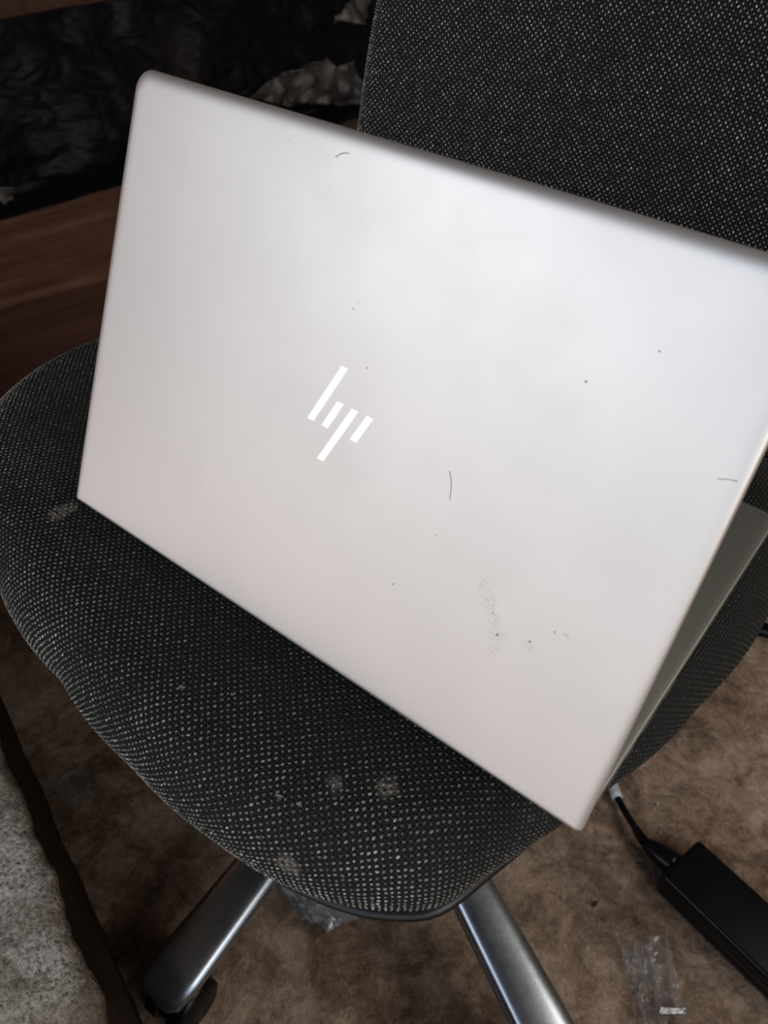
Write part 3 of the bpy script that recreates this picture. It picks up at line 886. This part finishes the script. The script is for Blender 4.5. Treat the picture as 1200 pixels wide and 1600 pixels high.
# small stones and a dark seed on the floor
for i, (u, v, r, lb) in enumerate(((1031, 1301, .0011, 'tiny pale stone on the floor just left of the cord plug'),
                                   (1027, 1256, .0016, 'pale stone chip on the floor right of the grey cable sleeve'),
                                   (1126, 1244, .0010, 'tiny pale stone on the open floor above the adapter'),
                                   (880, 1402, .0011, 'tiny pale stone on the floor right of the chromed leg'))):
    c = floor_pt(u, v); bm = bmesh.new(); bmesh.ops.create_icosphere(bm, subdivisions=2, radius=r)
    for v_ in bm.verts: v_.co = Vector((c.x, c.y, FL + r * .5)) + v_.co * (1 + .35 * mnoise.noise(v_.co * 900 + Vector((i, 0, 0))))
    o = link('stone_chip', bm_mesh('stone_chip', bm), M_STONE, None, (c.x, c.y, FL)); tag(o, lb, 'stone', 'small stones on the floor')
c = floor_pt(930, 1413); bm = bmesh.new(); bmesh.ops.create_icosphere(bm, subdivisions=2, radius=.0025)
for v_ in bm.verts: v_.co = Vector((c.x, c.y, FL + .001)) + Vector((v_.co.x * .7, v_.co.y * 1.5, v_.co.z * .6))
o = link('dark_seed', bm_mesh('dark_seed', bm), M_KEY, None, (c.x, c.y, FL)); tag(o, 'small dark seed on the brown floor between chromed leg and adapter', 'seed')

# wooden boards on the floor, far left
def board(px, mat, h, label, z=.0):
    q = [floor_pt(*c) for c in px]
    c = (q[0] + q[1] + q[2] + q[3]) / 4; d = ((q[1] - q[0]) + (q[2] - q[3])).normalized(); s = Vector((-d.y, d.x, 0))
    L = [(p - c).dot(d) for p in q]; W = [(p - c).dot(s) for p in q]
    bm = bmesh.new()
    lo = [bm.verts.new((l, w2, 0)) for l, w2 in zip(L, W)]; hi = [bm.verts.new((l, w2, h)) for l, w2 in zip(L, W)]
    bm.faces.new(lo[::-1]); bm.faces.new(hi)
    for k in range(4): bm.faces.new((lo[k], lo[(k + 1) % 4], hi[(k + 1) % 4], hi[k]))
    bmesh.ops.bevel(bm, geom=bm.edges[:], offset=.002, segments=2, affect='EDGES')
    me = bm_mesh('wooden_board', bm); o = bpy.data.objects.new('wooden_board', me); COL.objects.link(o); me.materials.append(mat)
    o.location = (c.x, c.y, z); o.rotation_euler = (0, 0, math.atan2(d.y, d.x))
    tag(o, label, 'board', 'wooden boards on the floor'); return o
board([(-260, 560), (330, 395), (330, 236), (-260, 440)], M_WOOD1, .018, 'red-brown wooden board on the floor against the black plastic sheet')
board([(-200, 760), (330, 560), (330, 402), (-260, 566)], M_WOOD2, .014, 'dark reddish wooden board on the floor nearest the seat, left')

# ================================================================== BLACK PLASTIC SHEET draped along the left wall
def sheet():
    # line on the floor: from a to b; u along, t up the drape
    a = Vector((-1.627, .62, 0)); b = Vector((-1.445, 2.35, 0)); d = (b - a); L = d.length; d.normalize(); inn = Vector((d.y, -d.x, 0))  # toward the room
    nu, nt_ = 300, 120
    V = []; D = []
    for j in range(nt_ + 1):
        for i in range(nu + 1):
            u = i / nu * L; t = j / nt_
            H = .338 + .006 * mnoise.noise(Vector((u * 3, 0, 7)))
            hem = .035 * mnoise.noise(Vector((u * 2.3, 4, 0))) + .02
            if t < .16:         # skirt lying on the boards
                s = (1 - t / .16); out_ = s * (.085 + hem); z = .020 + .006 * abs(mnoise.noise(Vector((u * 14, s * 3, 1)))) + .012 * (1 - s) ** 2
            else:
                s = (t - .16) / .84; out_ = -.11 * s ** 1.4; z = .032 + (H - .03) * s
            f = mnoise.noise(Vector((u * 5, t * 2.2, 0))) * .030 + mnoise.noise(Vector((u * 13, t * 7, 3))) * .012 + abs(mnoise.noise(Vector((u * 22, t * 16, 8)))) * .007
            amp = .25 if t < .16 else 1
            p = a + d * u + inn * (out_ + f * amp)
            # crinkled bulge where the sheet bunches up
            V.append((p.x, p.y, FL + z))
            du = .22 * math.exp(-((u - .72) / .05) ** 2 - ((t - .62) / .2) ** 2)
            if .125 < t < .165: du += .30 * max(0, mnoise.noise(Vector((u * 7, 3, 3)))) * 2
            D.append(min(1, du))
    n = nu + 1; F = [(j * n + i, j * n + i + 1, (j + 1) * n + i + 1, (j + 1) * n + i) for j in range(nt_) for i in range(nu)]
    me = np_mesh('plastic_sheet', V, F); add_attr(me, 'dust', np.array(D))
    o = link('plastic_sheet', me, M_SHEET, None, (-1.55, 1.2, FL)); tag(o, 'crumpled black plastic sheet draped along the foot of the brown wall', 'plastic sheet')
    md = o.modifiers.new('thickness', 'SOLIDIFY'); md.thickness = .002
sheet()
# grey dusty plastic scraps caught on the sheet
def scrap(outline, seed, label, push=.055, mat=None):
    P0 = Vector((-1.60, .85, FL)); n_ = Vector((1.09, -.12, 0)).normalized()
    c0 = Vector((0.1944, -0.1881, 0.3294))
    def hit(u, v):
        d = right * ((u - 600) / 1320) + upv * (-(v - 800) / 1320) - back
        k = (P0 + n_ * push - c0).dot(n_) / d.dot(n_); return c0 + d * k
    pts = [hit(*p) for p in outline]; c = sum(pts, Vector()) / len(pts)
    bm = bmesh.new(); f = bm.faces.new([bm.verts.new(p) for p in pts])
    bmesh.ops.triangulate(bm, faces=[f]); 
    for _ in range(4): bmesh.ops.subdivide_edges(bm, edges=bm.edges[:], cuts=1, use_grid_fill=True)
    for v in bm.verts:
        q = v.co * 13; e = v.co * 34
        h = abs(mnoise.noise(q + Vector((seed, 0, 0)))) * .060 + abs(mnoise.noise(e + Vector((0, seed, 0)))) * .016
        v.co += n_ * (h - .008) + Vector((0, mnoise.noise(q * 1.4) * .005, mnoise.noise(q * 1.4 + Vector((5, 5, 5))) * .005))
    o = link('plastic_scrap', bm_mesh('plastic_scrap', bm), mat or M_SCRAP, None, (c.x, c.y, c.z), smooth=True)
    tag(o, label, 'plastic scrap', 'grey plastic scraps on the black sheet')
    md = o.modifiers.new('thickness', 'SOLIDIFY'); md.thickness = .001
scrap([(388, 152), (420, 128), (470, 98), (510, 88), (524, 108), (553, 90), (562, 160), (535, 166), (500, 160), (455, 166), (420, 160)], 3.0, 'crumpled dusty grey plastic scrap on the black sheet behind the laptop lid')
scrap([(512, 38), (528, 20), (548, 0), (580, -4), (575, 26), (556, 36), (530, 30)], 8.0, 'small brownish plastic scrap high on the black sheet beside the backrest')
scrap([(-12, 305), (0, 292), (18, 290), (24, 310), (6, 318)], 5.0, 'small pale plastic scrap at the hem of the black sheet, far left', .14)

# ================================================================== HAIRS AND LINT
def on_lid(x, y, z=.00012):
    return lidM @ Vector((x * .001, y * .001, ZT + z))
def hair(pts, r, label):
    bm = bmesh.new(); P = spline([on_lid(*p) for p in pts], 6); tube(bm, P, r, 6)
    c = on_lid(*pts[0]); o = link('stray_hair', bm_mesh('stray_hair', bm), M_HAIR, None, c); tag(o, label, 'hair', 'stray hairs on the laptop lid')
hair([(127.2, 217.6), (129.6, 219.4), (131.6, 220.2), (133.6, 220.4)], .00013, 'short dark curved hair near the top edge of the laptop lid')
hair([(220.3, 117.0), (222.4, 113.5), (223.5, 110.5), (224.0, 108.0), (224.7, 105.6)], .00009, 'fine upright hair right of centre on the laptop lid')
hair([(316.5, 157.0), (319.5, 158.3), (322.6, 158.9)], .00009, 'fine short hair beside the right edge of the laptop lid')
def lint(u, v, z, lb, s=1.0, seed=0):
    s *= .65
    c = ray_seat(u, v, z); P, N, _, _ = seat_point(np.array([c.x]), np.array([c.y])); q = Vector(P[0]) + Vector((0, 0, .0011))
    bm = bmesh.new(); r_ = random.Random(seed)
    for k in range(3):
        a = r_.uniform(0, 6.28); pts = [q + Vector((math.cos(a + j * .5) * (j - 1.5) * .0012 * s, math.sin(a + j * .8) * (j - 1.5) * .0010 * s, .0002 * j)) for j in range(4)]
        tube(bm, spline(pts, 4), .00016, 5)
    o = link('lint', bm_mesh('lint', bm), M_LINT, None, q); tag(o, lb, 'lint', 'bits of lint on the seat')
lint(281, 1066, -.003, 'pale lint fleck on the seat left of the other fleck below the laptop lid', 1.6, 1)
lint(364, 1081, -.003, 'pale lint fleck on the seat below the middle of the lid edge', 1.3, 2)
lint(436, 1237, -.006, 'thin pale lint thread on the seat left of the two dust spots', 1.5, 3)
lint(468, 1250, -.006, 'small lint tuft on the seat beside the left dust spot', 1.3, 4)
lint(746, 1208, -.003, 'pale lint fleck on the seat tight against the lower edge of the lid', .9, 5)
lint(392, 1313, -.014, 'pale lint fleck near the front rim of the seat', 1.2, 6)
